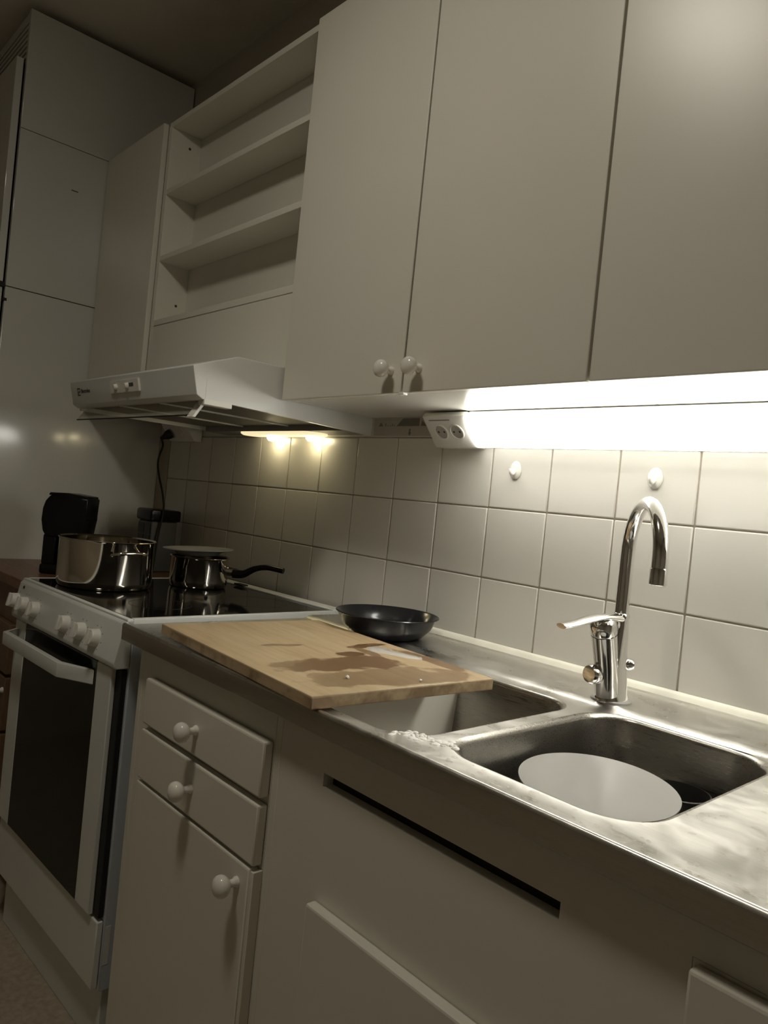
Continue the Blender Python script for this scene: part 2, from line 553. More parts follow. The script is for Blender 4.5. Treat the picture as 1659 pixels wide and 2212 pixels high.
# open shelf unit over the hood
SX0, SX1, SYF, SYB = 0.351, 1.1255, -0.278, -0.178
t = thing('shelf_unit', 'open cream shelf unit with shallow shelves above the cooker hood', 'shelf', (0.74, -0.14, 1.484))
finish('side_panel', box(SX0, SX0 + 0.016, SYF, -0.003, 1.484, 2.290), SHELFW, t)
finish('side_panel', box(SX1 - 0.016, SX1, SYF, -0.003, 1.484, 2.290), SHELFW, t)
finish('top_board', box(SX0 + 0.016, SX1 - 0.016, SYF, SYB, 2.274, 2.290), SHELFW, t)
finish('shelf', box(SX0 + 0.016, SX1 - 0.016, SYF, SYB, 2.066, 2.082), SHELFW, t)
finish('shelf', box(SX0 + 0.016, SX1 - 0.016, SYF, SYB, 1.861, 1.877), SHELFW, t)
finish('bottom_board', box(SX0 + 0.016, SX1 - 0.016, SYF, SYB, 1.6615, 1.679), SHELFW, t)
finish('back_panel', box(SX0 + 0.016, SX1 - 0.016, SYB, SYB + 0.010, 1.484, 2.290, 0), SHELFW, t, 0)
finish('lower_panel', box(SX0 + 0.016, SX1 - 0.016, SYF, SYF + 0.016, 1.484, 1.6595), SHELFW, t)
for y, z in ((-0.215, 2.231), (-0.211, 1.740)):
    part_label(finish('screw_hole', lathe([(0.0, 0.0006), (0.0042, 0.0006), (0.0042, 0.0)], (SX0 + 0.016, y, z), (1, 0, 0), 12), INK, t), 'dark screw hole in the side panel')
part_label(finish('cable_stub', prism([(0.60, 1.679), (0.642, 1.679), (0.628, 1.690), (0.603, 1.694)], -0.215, -0.19, 'y', 0.001), RUBBER, t), 'small dark wedge left on the bottom board')

# ------------------------------------------------------------------ cooker hood
HX0, HX1 = 0.396, 1.120
t = thing('cooker_hood', 'white slanted cooker hood with two lit bulbs over the stove', 'hood', (0.76, -0.26, 1.365))
shell = prism([(-0.003, 1.480), (-0.412, 1.480), (-0.519, 1.441), (-0.505, 1.380), (-0.490, 1.372), (-0.478, 1.372), (-0.478, 1.395), (-0.003, 1.395)], HX0, HX1, 'x', 0.002)
finish('body', shell, ENAMEL, t)
finish('side_skirt', box(HX0 - 0.0006, HX0 + 0.010, -0.484, -0.003, 1.366, 1.420, 0), ENAMEL, t)
finish('side_skirt', prism([(-0.484, 1.374), (-0.484, 1.420), (-0.003, 1.420), (-0.003, 1.360)], HX1 - 0.010, HX1 + 0.0006, 'x', 0.0), ENAMEL, t)
for i in range(3):
    xa = HX0 + 0.014 + i * 0.233
    finish('grease_filter', box(xa, xa + 0.226, -0.470, -0.092, 1.377, 1.394, 0.001), FILTER, t)
for i in range(2):
    xa = HX0 + 0.014 + (i + 1) * 0.233 - 0.0075
    finish('filter_rail', box(xa, xa + 0.005, -0.470, -0.092, 1.3735, 1.380, 0.001), ENAMEL, t)
finish('lamp_strip', box(HX0 + 0.012, HX1 - 0.012, -0.088, -0.003, 1.362, 1.394, 0.001), GREYP, t)
lens_bm = bmesh.new()
def oval(cx, cy, hx, r, z, n=14):
    out = []
    for k in range(n + 1):
        a = math.radians(90 + 180 * k / n)
        out.append(Vector((cx - (hx - r) + r * math.cos(a), cy + r * math.sin(a), z)))
    for k in range(n + 1):
        a = math.radians(-90 + 180 * k / n)
        out.append(Vector((cx + (hx - r) + r * math.cos(a), cy + r * math.sin(a), z)))
    return out
loft(lens_bm, [oval(0.778, -0.046, 0.190, 0.038, 1.363), oval(0.778, -0.046, 0.190, 0.038, 1.358), oval(0.778, -0.046, 0.183, 0.031, 1.354)], True)
lens = finish('lamp_lens', lens_bm, LENS, t, 40)
for x in (0.712, 0.905):
    finish('light_bulb', lathe([(0.0, -0.014), (0.009, -0.0125), (0.0145, -0.008), (0.017, 0.0), (0.017, 0.004), (0.0, 0.004)], (x, -0.034, 1.353), (0, 0, 1), 20), BULB, lens, 60)
# clear pull-out visor hanging down below the front edge
v = finish('visor', prism([(-0.466, 1.374), (-0.490, 1.340), (-0.4925, 1.3395), (-0.4685, 1.375)], 0.402, 1.075), CLEARP, t, 0)
finish('visor_edge', box(0.402, 1.075, -0.4935, -0.4895, 1.3375, 1.3405, 0.0008), RUBBER, v)
finish('visor_bracket', prism([(-0.462, 1.376), (-0.489, 1.334), (-0.497, 1.334), (-0.470, 1.378)], 1.066, 1.094, 'x', 0.0015), PLASTIC, v)
finish('visor_slide', box(1.096, 1.122, -0.487, -0.418, 1.362, 1.374, 0.0015), PLASTIC, t)
# control plate and lettering on the front face: frame of that slanted face
fp0, fp1 = Vector((0, -0.519, 1.441)), Vector((0, -0.505, 1.380))
fdir = (fp1 - fp0).normalized()
fn = Vector((0, fdir.z, -fdir.y)).normalized()
if fn.y > 0:
    fn = -fn
def onface(x, s, out=0.0):
    return Vector((x, 0, 0)) + fp0 + fdir * s + fn * out
def face_slab(x0, x1, s0, s1, th):
    bm = bmesh.new()
    lo = [bm.verts.new(onface(x, s, 0.0)) for x, s in ((x0, s0), (x1, s0), (x1, s1), (x0, s1))]
    hi = [bm.verts.new(onface(x, s, th)) for x, s in ((x0, s0), (x1, s0), (x1, s1), (x0, s1))]
    bm.faces.new(lo)
    bm.faces.new(hi[::-1])
    for i in range(4):
        bm.faces.new((lo[i], hi[i], hi[(i + 1) % 4], lo[(i + 1) % 4]))
    bmesh.ops.bevel(bm, geom=bm.edges[:], offset=th * 0.3, segments=2, affect='EDGES')
    return bm
plate = finish('control_plate', face_slab(0.682, 0.852, 0.012, 0.044, 0.005), PLASTIC, t)
for x in (0.722, 0.790):
    finish('slide_switch', lathe([(0.0, 0.008), (0.006, 0.008), (0.0075, 0.006), (0.0075, 0.0), (0.0, 0.0)], onface(x, 0.028, 0.005), fn, 16), PORCELAIN, plate)
part_label(finish('switch_slot', face_slab(0.796, 0.824, 0.020, 0.032, 0.0054), INK, plate), 'dark slot beside the right switch')
def text_obj(name, body, size, origin, xdir, ydir, mat, parent):
    cu = bpy.data.curves.new(name, 'FONT')
    cu.body = body
    cu.size = size
    cu.extrude = 0.0003
    tmp = bpy.data.objects.new('tmp_text', cu)
    COL.objects.link(tmp)
    dg = bpy.context.evaluated_depsgraph_get()
    me = bpy.data.meshes.new_from_object(tmp.evaluated_get(dg))
    bpy.data.objects.remove(tmp, do_unlink=True)
    bm = bmesh.new()
    bm.from_mesh(me)
    bpy.data.meshes.remove(me)
    xd, yd = Vector(xdir).normalized(), Vector(ydir).normalized()
    zd = xd.cross(yd)
    for vv in bm.verts:
        vv.co = Vector(origin) + xd * vv.co.x + yd * vv.co.y + zd * vv.co.z
    return finish(name, bm, mat, parent, 0)
text_obj('logo_lettering', 'Electrolux', 0.0155, onface(0.472, 0.033, 0.0006), (1, 0, 0), -fdir, INK, t)
lg = bmesh.new()
for a0, a1, b0, b1 in ((0.446, 0.449, 0.019, 0.040), (0.446, 0.466, 0.019, 0.022), (0.463, 0.466, 0.019, 0.030), (0.452, 0.466, 0.028, 0.031), (0.446, 0.466, 0.037, 0.040), (0.452, 0.455, 0.028, 0.037)):
    vs = [lg.verts.new(onface(x, s, 0.0008)) for x, s in ((a0, b0), (a1, b0), (a1, b1), (a0, b1))]
    lg.faces.new(vs)
finish('logo_mark', lg, INK, t, 0)

# ------------------------------------------------------------------ strip light with sockets under the wall cabinets
t = thing('strip_light', 'glowing fluorescent strip light under the wall cabinets, sockets at one end', 'light', (2.05, -0.04, 1.33))
finish('housing', prism([(-0.004, 1.402), (-0.075, 1.402), (-0.080, 1.392), (-0.032, 1.333), (-0.004, 1.333)], 1.512, 2.74, 'x', 0.001), PLASTIC, t)
sock = finish('socket_module', prism([(-0.004, 1.402), (-0.080, 1.402), (-0.088, 1.392), (-0.034, 1.330), (-0.004, 1.330)], 1.384, 1.508, 'x', 0.002), PLASTIC, t)
finish('diffuser', prism([(-0.0805, 1.3935), (-0.087, 1.3925), (-0.0885, 1.388), (-0.068, 1.360), (-0.038, 1.3315), (-0.033, 1.3305), (-0.0325, 1.333)], 1.509, 2.74, 'x', 0.0), TUBE, t, 0)
sn = Vector((0, -(1.392 - 1.330), -(0.088 - 0.034))).normalized()
for x in (1.424, 1.470):
    c = Vector((x, -0.061, 1.361))
    ring = finish('socket', lathe([(0.0195, 0.0), (0.0195, 0.0018), (0.017, 0.0022), (0.0165, -0.0005)], c, sn, 28), PLASTIC, sock, 40)
    finish('socket_well', lathe([(0.0165, 0.0004), (0.0, 0.0004)], c, sn, 28), SOCKW, ring)
    tv = Vector((1, 0, 0))
    for s in (-1, 1):
        finish('socket_hole', lathe([(0.0028, 0.0008), (0.0, 0.0008)], c + tv * 0.0085 * s, sn, 10), INK, ring)
finish('socket_groove', prism([(-0.0815, 1.3852), (-0.0822, 1.3846), (-0.0806, 1.3826), (-0.0798, 1.3832)], 1.40, 1.462), GREYP, sock, 0)

# printed sticker on the wall strip between hood and socket module
s = finish('wall_sticker', box(1.128, 1.365, -0.0035, -0.0020, 1.3600, 1.4035, 0), STICKER, None, 0, (1.245, -0.003, 1.382))
tag(s, 'grey printed sticker strip on the wall between hood and sockets', 'sticker')
def tri(pts, z=-0.0040):
    bm = bmesh.new()
    bm.faces.new([bm.verts.new((x, z, h)) for x, h in pts])
    return bm
finish('printed_triangle', tri([(1.146, 1.384), (1.164, 1.384), (1.155, 1.3945)]), STICKERD, s, 0)
finish('printed_panel', tri([(1.213, 1.384), (1.293, 1.384), (1.293, 1.4025), (1.235, 1.4025)]), STICKERD, s, 0)
finish('printed_triangle', tri([(1.298, 1.384), (1.318, 1.384), (1.301, 1.398)]), STICKERD, s, 0)
for i, (x, w, h) in enumerate(((1.171, 0.004, 0.007), (1.180, 0.003, 0.003), (1.188, 0.003, 0.003), (1.196, 0.0035, 0.006), (1.204, 0.003, 0.003))):
    finish('printed_mark', tri([(x, 1.384), (x + w, 1.384), (x + w, 1.384 + h), (x, 1.384 + h)]), STICKERD, s, 0)
for x, z, r in ((1.262, 1.374, 0.0030), (1.262, 1.3665, 0.0045)):
    finish('printed_mark', tri([(x + r * math.cos(a * math.pi / 5), z + 1.2 * r * math.sin(a * math.pi / 5)) for a in range(10)]), STICKERD, s, 0)

# adhesive hooks on the tiles
for x, z, lab in ((1.596, 1.287, 'small white adhesive hook on the tiles well left of the tap'), (1.910, 1.283, 'small white adhesive hook on the tiles right above the tap spout')):
    h = thing('wall_hook', lab, 'hook', (x, -0.004, z), 'white hooks on the tiles')
    bm = lathe([(0.0, 0.0045), (0.012, 0.0045), (0.0145, 0.002), (0.0145, 0.0)], (0, 0, 0), (0, -1, 0), 28)
    for vv in bm.verts:
        vv.co = Vector((x + vv.co.x, -0.0038 + vv.co.y, z + vv.co.z * 1.35))
    finish('hook_plate', bm, PORCELAIN, h, 50)
    finish('hook_prong', tube(spline([(x, -0.007, z - 0.002), (x, -0.014, z - 0.008), (x, -0.020, z - 0.006), (x, -0.021, z + 0.002)], 5), [0.0042] * 15 + [0.0036], 10), PORCELAIN, h, 60)

# ------------------------------------------------------------------ socket box, plug and cord in the corner
t = thing('corner_socket', 'white corner socket box under the narrow wall cabinet', 'socket', (0.145, -0.03, 1.335))
finish('housing', prism([(-0.005, 1.402), (-0.066, 1.402), (-0.074, 1.392), (-0.034, 1.336), (-0.005, 1.336)], 0.055, 0.236, 'x', 0.003), PLASTIC, t)
cs = Vector((0, -0.056, -0.040)).normalized()
for x in (0.105, 0.178):
    finish('socket', lathe([(0.021, 0.0), (0.021, 0.002), (0.0185, 0.0024), (0.018, 0.0006), (0.0, 0.0006)], (x, -0.0535, 1.3635), cs, 26), PLASTIC, t, 40)
t = thing('power_plug', 'black plug in the corner socket, its cord hanging down', 'plug', (0.105, -0.07, 1.35))
pc = Vector((0.105, -0.0555, 1.3615))
finish('plug_body', lathe([(0.0, 0.002), (0.0165, 0.002), (0.0175, 0.008), (0.0150, 0.018), (0.0085, 0.030), (0.0055, 0.042), (0.0, 0.042)], pc, Vector((-0.25, -0.75, -0.55)), 20), RUBBER, t, 50)
ce = pc + Vector((-0.25, -0.75, -0.55)).normalized() * 0.040
cord = spline([ce, (0.137, -0.098, 1.313), (0.129, -0.104, 1.275), (0.134, -0.108, 1.243), (0.165, -0.114, 1.203), (0.205, -0.118, 1.157), (0.224, -0.118, 1.119), (0.227, -0.117, 1.095), (0.227, -0.120, 1.056), (0.227, -0.126, 1.016), (0.232, -0.135, 0.94), (0.236, -0.140, 0.886), (0.27, -0.16, 0.884)], 8)
finish('cord', tube(cord, 0.0034, 10), RUBBER, t, 60)

# ------------------------------------------------------------------ base cabinets
YB, YO = -0.604, -0.622      # frame plane, overlay front plane
def front(name, t, x0, x1, z0, z1, mat=PAINT):
    return finish(name, box(x0, x1, YO, YB - 0.0005, z0, z1, 0.0035, 2), mat, t)

# drawer cabinet next to the stove
XA, XB, XE = 1.186, 1.679, 2.3055       # joints between the three units
t = thing('drawer_cabinet', 'cream base cabinet with two drawers and a door beside the stove', 'cabinet', (1.43, -0.3, 0), 'cream base cabinets')
finish('side_panel', box(XA, XA + 0.017, YB, -0.012, 0.0, 0.866), PAINT, t)
finish('side_panel', box(XB - 0.017, XB - 0.0005, YB, -0.012, 0.0, 0.866), PAINT, t)
fr = bmesh.new()
fx0, fx1 = XA + 0.017, XB - 0.017
add_box(fr, fx0, fx1, YB, YB + 0.018, 0.808, 0.866, 0)
add_box(fr, fx0, 1.262, YB, YB + 0.018, 0.09, 0.808, 0)
add_box(fr, 1.652, fx1, YB, YB + 0.018, 0.09, 0.808, 0)
for z0, z1 in ((0.612, 0.636), (0.712, 0.734), (0.09, 0.13)):
    add_box(fr, 1.262, 1.652, YB, YB + 0.018, z0, z1, 0)
finish('face_frame', fr, PAINT, t, 0)
finish('plinth', box(fx0, fx1, -0.55, -0.534, 0.0, 0.09), PAINT, t)
finish('back_board', box(fx0, fx1, -0.024, -0.014, 0.0, 0.866, 0), SHELFW, t, 0)
for z0, z1 in ((0.7290, 0.8145), (0.6255, 0.7180)):
    d = front('drawer', t, 1.254, 1.660, z0, z1)
    ball_knob('knob', (1.458, YO, (z0 + z1) / 2 + 0.002), (0, -1, 0), d)
d = front('door', t, 1.254, 1.653, 0.105, 0.6195)
ball_knob('knob', (1.623, YO, 0.588), (0, -1, 0), d)
finish('edge_strip', box(1.6545, 1.663, YO + 0.001, YB, 0.105, 0.618, 0.001), PAINT, d)

# sink cabinet with a long slot
t = thing('sink_cabinet', 'cream base cabinet under the sink with a long dark slot', 'cabinet', (1.96, -0.3, 0), 'cream base cabinets')
SLX0, SLX1, SLZ0, SLZ1 = 1.783, 2.171, 0.7885, 0.8075
fr = bmesh.new()
add_box(fr, XB, XE - 0.0005, YB, YB + 0.018, SLZ1, 0.8225, 0)
add_box(fr, XB, SLX0, YB, YB + 0.018, SLZ0, SLZ1, 0)
add_box(fr, SLX1, XE - 0.0005, YB, YB + 0.018, SLZ0, SLZ1, 0)
add_box(fr, XB, XE - 0.0005, YB, YB + 0.018, 0.09, SLZ0, 0)
bmesh.ops.remove_doubles(fr, verts=fr.verts[:], dist=1e-5)
finish('front_panel', fr, PAINT, t, 0)
finish('side_panel', box(XB, XB + 0.016, YB + 0.018, -0.012, 0.0, 0.72), PAINT, t)
finish('side_panel', box(XE - 0.016, XE - 0.0005, YB + 0.018, -0.012, 0.0, 0.72), PAINT, t)
finish('plinth', box(XB + 0.016, XE - 0.016, -0.55, -0.534, 0.0, 0.09), PAINT, t)
part_label(finish('slot_lining', prism([(YB + 0.018, SLZ0 - 0.02), (YB + 0.018, SLZ0 + 0.0005), (YB + 0.019, SLZ0 + 0.0005), (YB + 0.019, SLZ1 + 0.012), (YB + 0.021, SLZ1 + 0.012), (YB + 0.021, SLZ0 - 0.02)], SLX0 - 0.01, SLX1 + 0.01), DARKGAP, t, 0), 'dark inside of the slot')
front('door', t, 1.792, 2.215, 0.105, 0.6345)
struct('trim_1', box(XB, 2.86, YB, YB + 0.018, 0.8226, 0.866, 0), PAINT)

# next drawer cabinet, right edge
t = thing('drawer_cabinet', 'cream base cabinet at the right edge beyond the sink cabinet', 'cabinet', (2.55, -0.3, 0), 'cream base cabinets')
fr = bmesh.new()
add_box(fr, XE, 2.86, YB, YB + 0.018, 0.09, 0.8222, 0)
finish('face_frame', fr, PAINT, t, 0)
finish('side_panel', box(XE, XE + 0.017, YB + 0.0185, -0.012, 0.0, 0.866), PAINT, t)
finish('side_panel', box(2.843, 2.86, YB + 0.018, -0.012, 0.0, 0.866), PAINT, t)
finish('plinth', box(XE + 0.017, 2.843, -0.55, -0.534, 0.0, 0.09), PAINT, t)
for z0, z1 in ((0.729, 0.820), (0.6255, 0.718)):
    d = front('drawer', t, 2.309, 2.80, z0, z1)
    ball_knob('knob', (2.555, YO, (z0 + z1) / 2), (0, -1, 0), d)
d = front('door', t, 2.309, 2.80, 0.105, 0.6195)
ball_knob('knob', (2.76, YO, 0.588), (0, -1, 0), d)

YB, YO = -0.583, -0.601
# base cabinet left of the stove
t = thing('base_cabinet', 'brown wooden base cabinet left of the stove under the wood worktop', 'cabinet', (0.22, -0.3, 0))
finish('face_frame', box(XL + 0.002, 0.500, YB, YB + 0.018, 0.09, 0.848), BROWNFRONT, t)
finish('side_panel', box(0.484, 0.500, YB + 0.018, -0.012, 0.0, 0.848), BROWNFRONT, t)
finish('side_panel', box(XL + 0.002, XL + 0.018, YB + 0.018, -0.012, 0.0, 0.848), BROWNFRONT, t)
finish('plinth', box(XL + 0.018, 0.484, -0.53, -0.514, 0.0, 0.09), BROWNFRONT, t)
for z0, z1 in ((0.600, 0.742), (0.440, 0.590)):
    d = front('drawer', t, -0.05, 0.345, z0, z1, BROWNFRONT)
    ball_knob('knob', (0.335 if z0 < 0.5 else 0.15, YO, (z0 + z1) / 2 + 0.04), (0, -1, 0), d)
front('door', t, -0.05, 0.345, 0.105, 0.430, BROWNFRONT)

w = finish('wood_worktop', box(XL + 0.001, 0.504, -0.606, -0.006, 0.850, 0.880, 0.003), WALNUT, None, 20, (0.22, -0.3, 0.85))
tag(w, 'dark brown wooden worktop between the tall cupboard and the stove', 'worktop')

# ------------------------------------------------------------------ stainless worktop with two bowls
CX0, CX1, ZS = 1.152, 2.862, 0.900
t = thing('steel_worktop', 'stainless steel worktop with double sink, wet and smeared', 'worktop', (2.0, -0.31, 0.868))
bm = bmesh.new()
YA, YR = -0.622, -0.186
ZD = ZS - 0.003
def edge_loop(pts):
    vs = [bm.verts.new(p) for p in pts]
    return vs, [bm.edges.new((vs[i], vs[(i + 1) % len(vs)])) for i in range(len(vs))]
BOWLS = [(1.765, -0.402, 0.160, 0.193, 0.058), (2.094, -0.383, 0.1345, 0.193, 0.062)]
outer = [Vector((CX0 + (CX1 - CX0) * i / 24, YA, ZD)) for i in range(25)] + [Vector((CX1 - (CX1 - CX0) * i / 24, YR, ZD)) for i in range(25)]
ov, oe = edge_loop(outer)
alle = list(oe)
rims = []
for (cx, cy, hx, hy, r) in BOWLS:
    vs, es = edge_loop(rrect(cx, cy, hx + 0.006, hy + 0.006, r + 0.006, ZD))
    alle += es
    rims.append(vs)
bmesh.ops.triangle_fill(bm, edges=alle, use_beauty=True, use_dissolve=False)
# front lip and fascia, rear step: profiles swept along x
def strip(profile):
    rows = [[bm.verts.new((CX0 + (CX1 - CX0) * i / 24, y, z)) for i in range(25)] for y, z in profile]
    for a, b in zip(rows, rows[1:]):
        for i in range(24):
            bm.faces.new((a[i], a[i + 1], b[i + 1], b[i]))
strip([(YA, ZD), (-0.6255, ZS), (-0.6295, ZS + 0.0008), (-0.632, ZS - 0.0008), (-0.633, ZS - 0.004)])
strip([(YR, ZD), (-0.180, ZS - 0.0005), (-0.172, ZS + 0.0030), (-0.164, ZS + 0.0035), (-0.03, ZS + 0.0030), (-0.014, ZS + 0.005), (-0.006, ZS + 0.012), (-0.0045, ZS + 0.012)])
bmesh.ops.remove_doubles(bm, verts=bm.verts[:], dist=1e-5)
finish('worktop_sheet', bm, STEEL, t, 50)
fb = prism([(-0.633, ZS - 0.0041), (-0.633, 0.869), (-0.631, 0.867), (-0.612, 0.867), (-0.612, 0.869), (-0.630, 0.870), (-0.630, ZS - 0.0041)], CX0, CX1)
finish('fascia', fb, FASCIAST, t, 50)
finish('end_cap', box(CX0, CX0 + 0.001, -0.631, -0.006, 0.868, 0.897, 0), STEEL, t, 0)
DEPTH = 0.150
for (cx, cy, hx, hy, r) in BOWLS:
    b2 = bmesh.new()
    loops = [rrect(cx, cy, hx + 0.006, hy + 0.006, r + 0.006, ZD)]
    for k in range(1, 5):
        a = math.radians(90 * k / 4)
        loops.append(rrect(cx, cy, hx + 0.006 - 0.008 * math.sin(a), hy + 0.006 - 0.008 * math.sin(a), r, ZD - 0.008 * (1 - math.cos(a))))
    loops.append(rrect(cx, cy, hx - 0.012, hy - 0.012, r, ZS - DEPTH + 0.035))
    for k in range(1, 6):
        a = math.radians(90 * k / 5)
        q = 0.035
        loops.append(rrect(cx, cy, hx - 0.012 - q * (1 - math.cos(a)), hy - 0.012 - q * (1 - math.cos(a)), max(0.02, r - q * (1 - math.cos(a)) * 0.6), ZS - DEPTH + q * (1 - math.sin(a))))
    loft(b2, loops, True)
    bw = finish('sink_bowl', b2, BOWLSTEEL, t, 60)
    finish('drain_ring', lathe([(0.0, 0.0008), (0.028, 0.0008), (0.030, 0.003), (0.041, 0.003), (0.043, 0.0005)], (cx, cy + 0.06, ZS - DEPTH), (0, 0, 1), 32), CHROME, bw, 50)
# silicone joint against the tiles
sb = finish('silicone_bead', prism([(-0.004, 0.9165), (-0.007, 0.9160), (-0.0105, 0.9115), (-0.013, 0.9080), (-0.015, 0.9045), (-0.004, 0.9045)], 1.150, CX1), SILIC, t, 60)

# water smears and drops on the steel
dm = bmesh.new()
def in_bowl(x, y):
    return any(abs(x - c[0]) < c[2] + 0.012 and abs(y - c[1]) < c[3] + 0.012 for c in BOWLS)
def dome(bm, x, y, z, rx, ry, h, rot, n=9):
    ca, sa = math.cos(rot), math.sin(rot)
    rings = []
    for f, hh in ((1.0, 0.0), (0.8, 0.65), (0.45, 0.95)):
        rings.append([bm.verts.new((x + (math.cos(2 * math.pi * i / n) * rx * ca - math.sin(2 * math.pi * i / n) * ry * sa) * f,
                                    y + (math.cos(2 * math.pi * i / n) * rx * sa + math.sin(2 * math.pi * i / n) * ry * ca) * f, z + h * hh)) for i in range(n)])
    for a, b in zip(rings, rings[1:]):
        for i in range(n):
            bm.faces.new((a[i], a[(i + 1) % n], b[(i + 1) % n], b[i]))
    bm.faces.new(rings[-1])
cnt = 0
while cnt < 190:
    x = random.uniform(1.86, 2.55)
    y = random.uniform(-0.618, -0.19) if random.random() < 0.6 else random.uniform(-0.618, -0.585)
    if in_bowl(x, y) or (abs(x - 1.945) < 0.05 and y > -0.24):
        continue
    rr = random.uniform(0.0010, 0.0034)
    dome(dm, x, y, ZD, rr * random.uniform(1, 2.6), rr, random.uniform(0.0006, 0.0016), random.uniform(-0.5, 0.5))
    cnt += 1
for i in range(50):
    dome(dm, random.uniform(1.55, 2.5), random.uniform(-0.158, -0.03), ZS + 0.0032, random.uniform(0.001, 0.004), 0.0015, 0.0009, random.uniform(-0.4, 0.4))
o = finish('water_drops', dm, WATER, None, 70, (2.0, -0.3, ZS))
tag(o, 'scattered water drops and smears on the steel worktop around the sink', 'water', kind='stuff')
fm = bmesh.new()  # small white domes scattered on the bridge between the bowls
for i in range(90):
    u = random.random()
    x = 1.899 + 0.075 * u + random.gauss(0, 0.005)
    y = -0.584 + 0.028 * u + random.gauss(0, 0.0065)
    if y < -0.612:
        continue
    if any(abs(x - c[0]) < c[2] - 0.02 and abs(y - c[1]) < c[3] - 0.02 for c in BOWLS):
        continue
    rr = random.uniform(0.002, 0.0055)
    dome(fm, x, y, ZD, rr * 1.2, rr, random.uniform(0.0008, 0.0022), random.uniform(0, 3))
o = finish('white_flecks', fm, FLECK, None, 70, (1.93, -0.57, ZS))
tag(o, 'cluster of small white flecks on the steel bridge between the two sink bowls', 'foam', kind='stuff')

# ------------------------------------------------------------------ stove
S0, S1 = 0.545, 1.145
t = thing('stove', 'freestanding white electric stove with black glass hob and oven', 'stove', (0.845, -0.33, 0))
finish('body', box(S0 + 0.002, S1, -0.604, -0.035, 0.135, 0.878, 0.002), STOVESIDE, t)
finish('plinth', box(S0 + 0.01, S1 - 0.01, -0.592, -0.05, 0.0, 0.134, 0.002), ENAMEL, t)
hf = bmesh.new()
add_box(hf, S0, S1, -0.618, -0.605, 0.879, 0.9035, 0.002)
add_box(hf, S0, S1, -0.070, -0.030, 0.879, 0.9075, 0.002)
add_box(hf, S0, S0 + 0.012, -0.605, -0.070, 0.879, 0.9045, 0.0015)
add_box(hf, S1 - 0.012, S1, -0.605, -0.070, 0.879, 0.9045, 0.0015)
finish('hob_frame', hf, ENAMEL, t)
hob = finish('hob_glass', box(S0 + 0.012, S1 - 0.012, -0.605, -0.070, 0.879, 0.9035, 0.0008), GLASSK, t)
for (bx, by, br) in ((0.69, -0.46, 0.085), (0.70, -0.20, 0.072), (0.98, -0.46, 0.072), (0.98, -0.20, 0.09)):
    finish('cooking_zone_ring', lathe([(br, 0.0), (br, 0.0003), (br - 0.0015, 0.0003), (br - 0.0015, 0.0)], (bx, by, 0.9034), (0, 0, 1), 48), RINGM, hob)
part_label(finish('rear_clip', box(0.70, 0.745, -0.078, -0.058, 0.9065, 0.9115, 0.001), RUBBER, t), 'black clip on the rear hob trim')
cp = finish('control_panel', prism([(-0.605, 0.9005), (-0.616, 0.9005), (-0.624, 0.893), (-0.640, 0.815), (-0.638, 0.806), (-0.632, 0.802), (-0.605, 0.802)], S0, S1, 'x', 0.002), ENAMEL, t)
pn = Vector((0, -(0.893 - 0.815), -(0.640 - 0.624) * -1)).normalized()
pn = Vector((0, -0.078, 0.016)).normalized()
for kx in (0.512 + 0.045, 0.590 + 0.03, 0.685 + 0.01, 0.882, 0.968, 1.042):
    c = Vector((kx, -0.6335, 0.846))
    kb = finish('dial', lathe([(0.0, 0.017), (0.0155, 0.017), (0.0175, 0.0145), (0.019, 0.004), (0.0195, 0.0)], c, pn, 28), PLASTIC, cp, 40)
    g1 = bmesh.new()
    add_box(g1, -0.0045, 0.0045, -0.006, 0.0, -0.017, 0.017, 0.0015)
    rotm = pn.to_track_quat('-Y', 'Z').to_matrix().to_4x4()
    bmesh.ops.transform(g1, matrix=Matrix.Translation(c + pn * 0.017) @ rotm, verts=g1.verts[:])
    finish('dial_grip', g1, PLASTIC, kb)
    mk = bmesh.new()
    side = Vector((1, 0, 0))
    upv = pn.cross(side)
    if upv.z < 0:
        upv = -upv
    for a in (-60, -20, 20, 60, 100, 140, 220):
        p = c + (side * math.sin(math.radians(a)) + upv * math.cos(math.radians(a))) * 0.0265 + pn * 0.0006
        lathe([(0.0014, 0.0), (0.0, 0.0)], p, pn, 8, mk)
    finish('dial_print', mk, INK, kb, 0)
part_label(finish('indicator_lamp', lathe([(0.0, 0.001), (0.004, 0.001), (0.004, 0.0)], (0.580, -0.6262, 0.884), pn, 12), RUBBER, cp), 'small dark indicator lamp')
DZ0, DZ1 = 0.288, 0.798
d = finish('oven_door', box(S0 + 0.004, S1 - 0.006, -0.617, -0.606, DZ0, DZ1, 0.0015), RUBBER, t)
finish('door_stile', box(S0 + 0.004, S0 + 0.075, -0.6275, -0.617, DZ0, DZ1, 0.002), ENAMEL, d)
finish('door_stile', box(S1 - 0.100, S1 - 0.030, -0.6275, -0.617, DZ0, DZ1, 0.002), ENAMEL, d)
finish('oven_glass', box(S0 + 0.0755, S1 - 0.1005, -0.6265, -0.617, DZ0, DZ1, 0.001), OVENG, d)
hp = [(0.560, -0.6275), (0.595, -0.672), (0.945, -0.672), (1.035, -0.6275)]
hb = bmesh.new()
def offset_poly(pts, dy):
    return [(x, y + dy) for x, y in pts]
poly = hp + [(1.022, -0.6262), (0.941, -0.662), (0.599, -0.662), (0.573, -0.6262)]
hb = prism(poly, 0.744, 0.776, 'z', 0.002)
finish('door_handle', hb, ENAMEL, d)
dr = finish('storage_drawer', box(S0 + 0.002, S1 - 0.004, -0.619, -0.606, 0.142, 0.281, 0.002), ENAMEL, t)
part_label(finish('side_label', box(S1, S1 + 0.0006, -0.602, -0.590, 0.19, 0.27, 0), ENAMEL, t), 'pale sticker on the side of the stove')

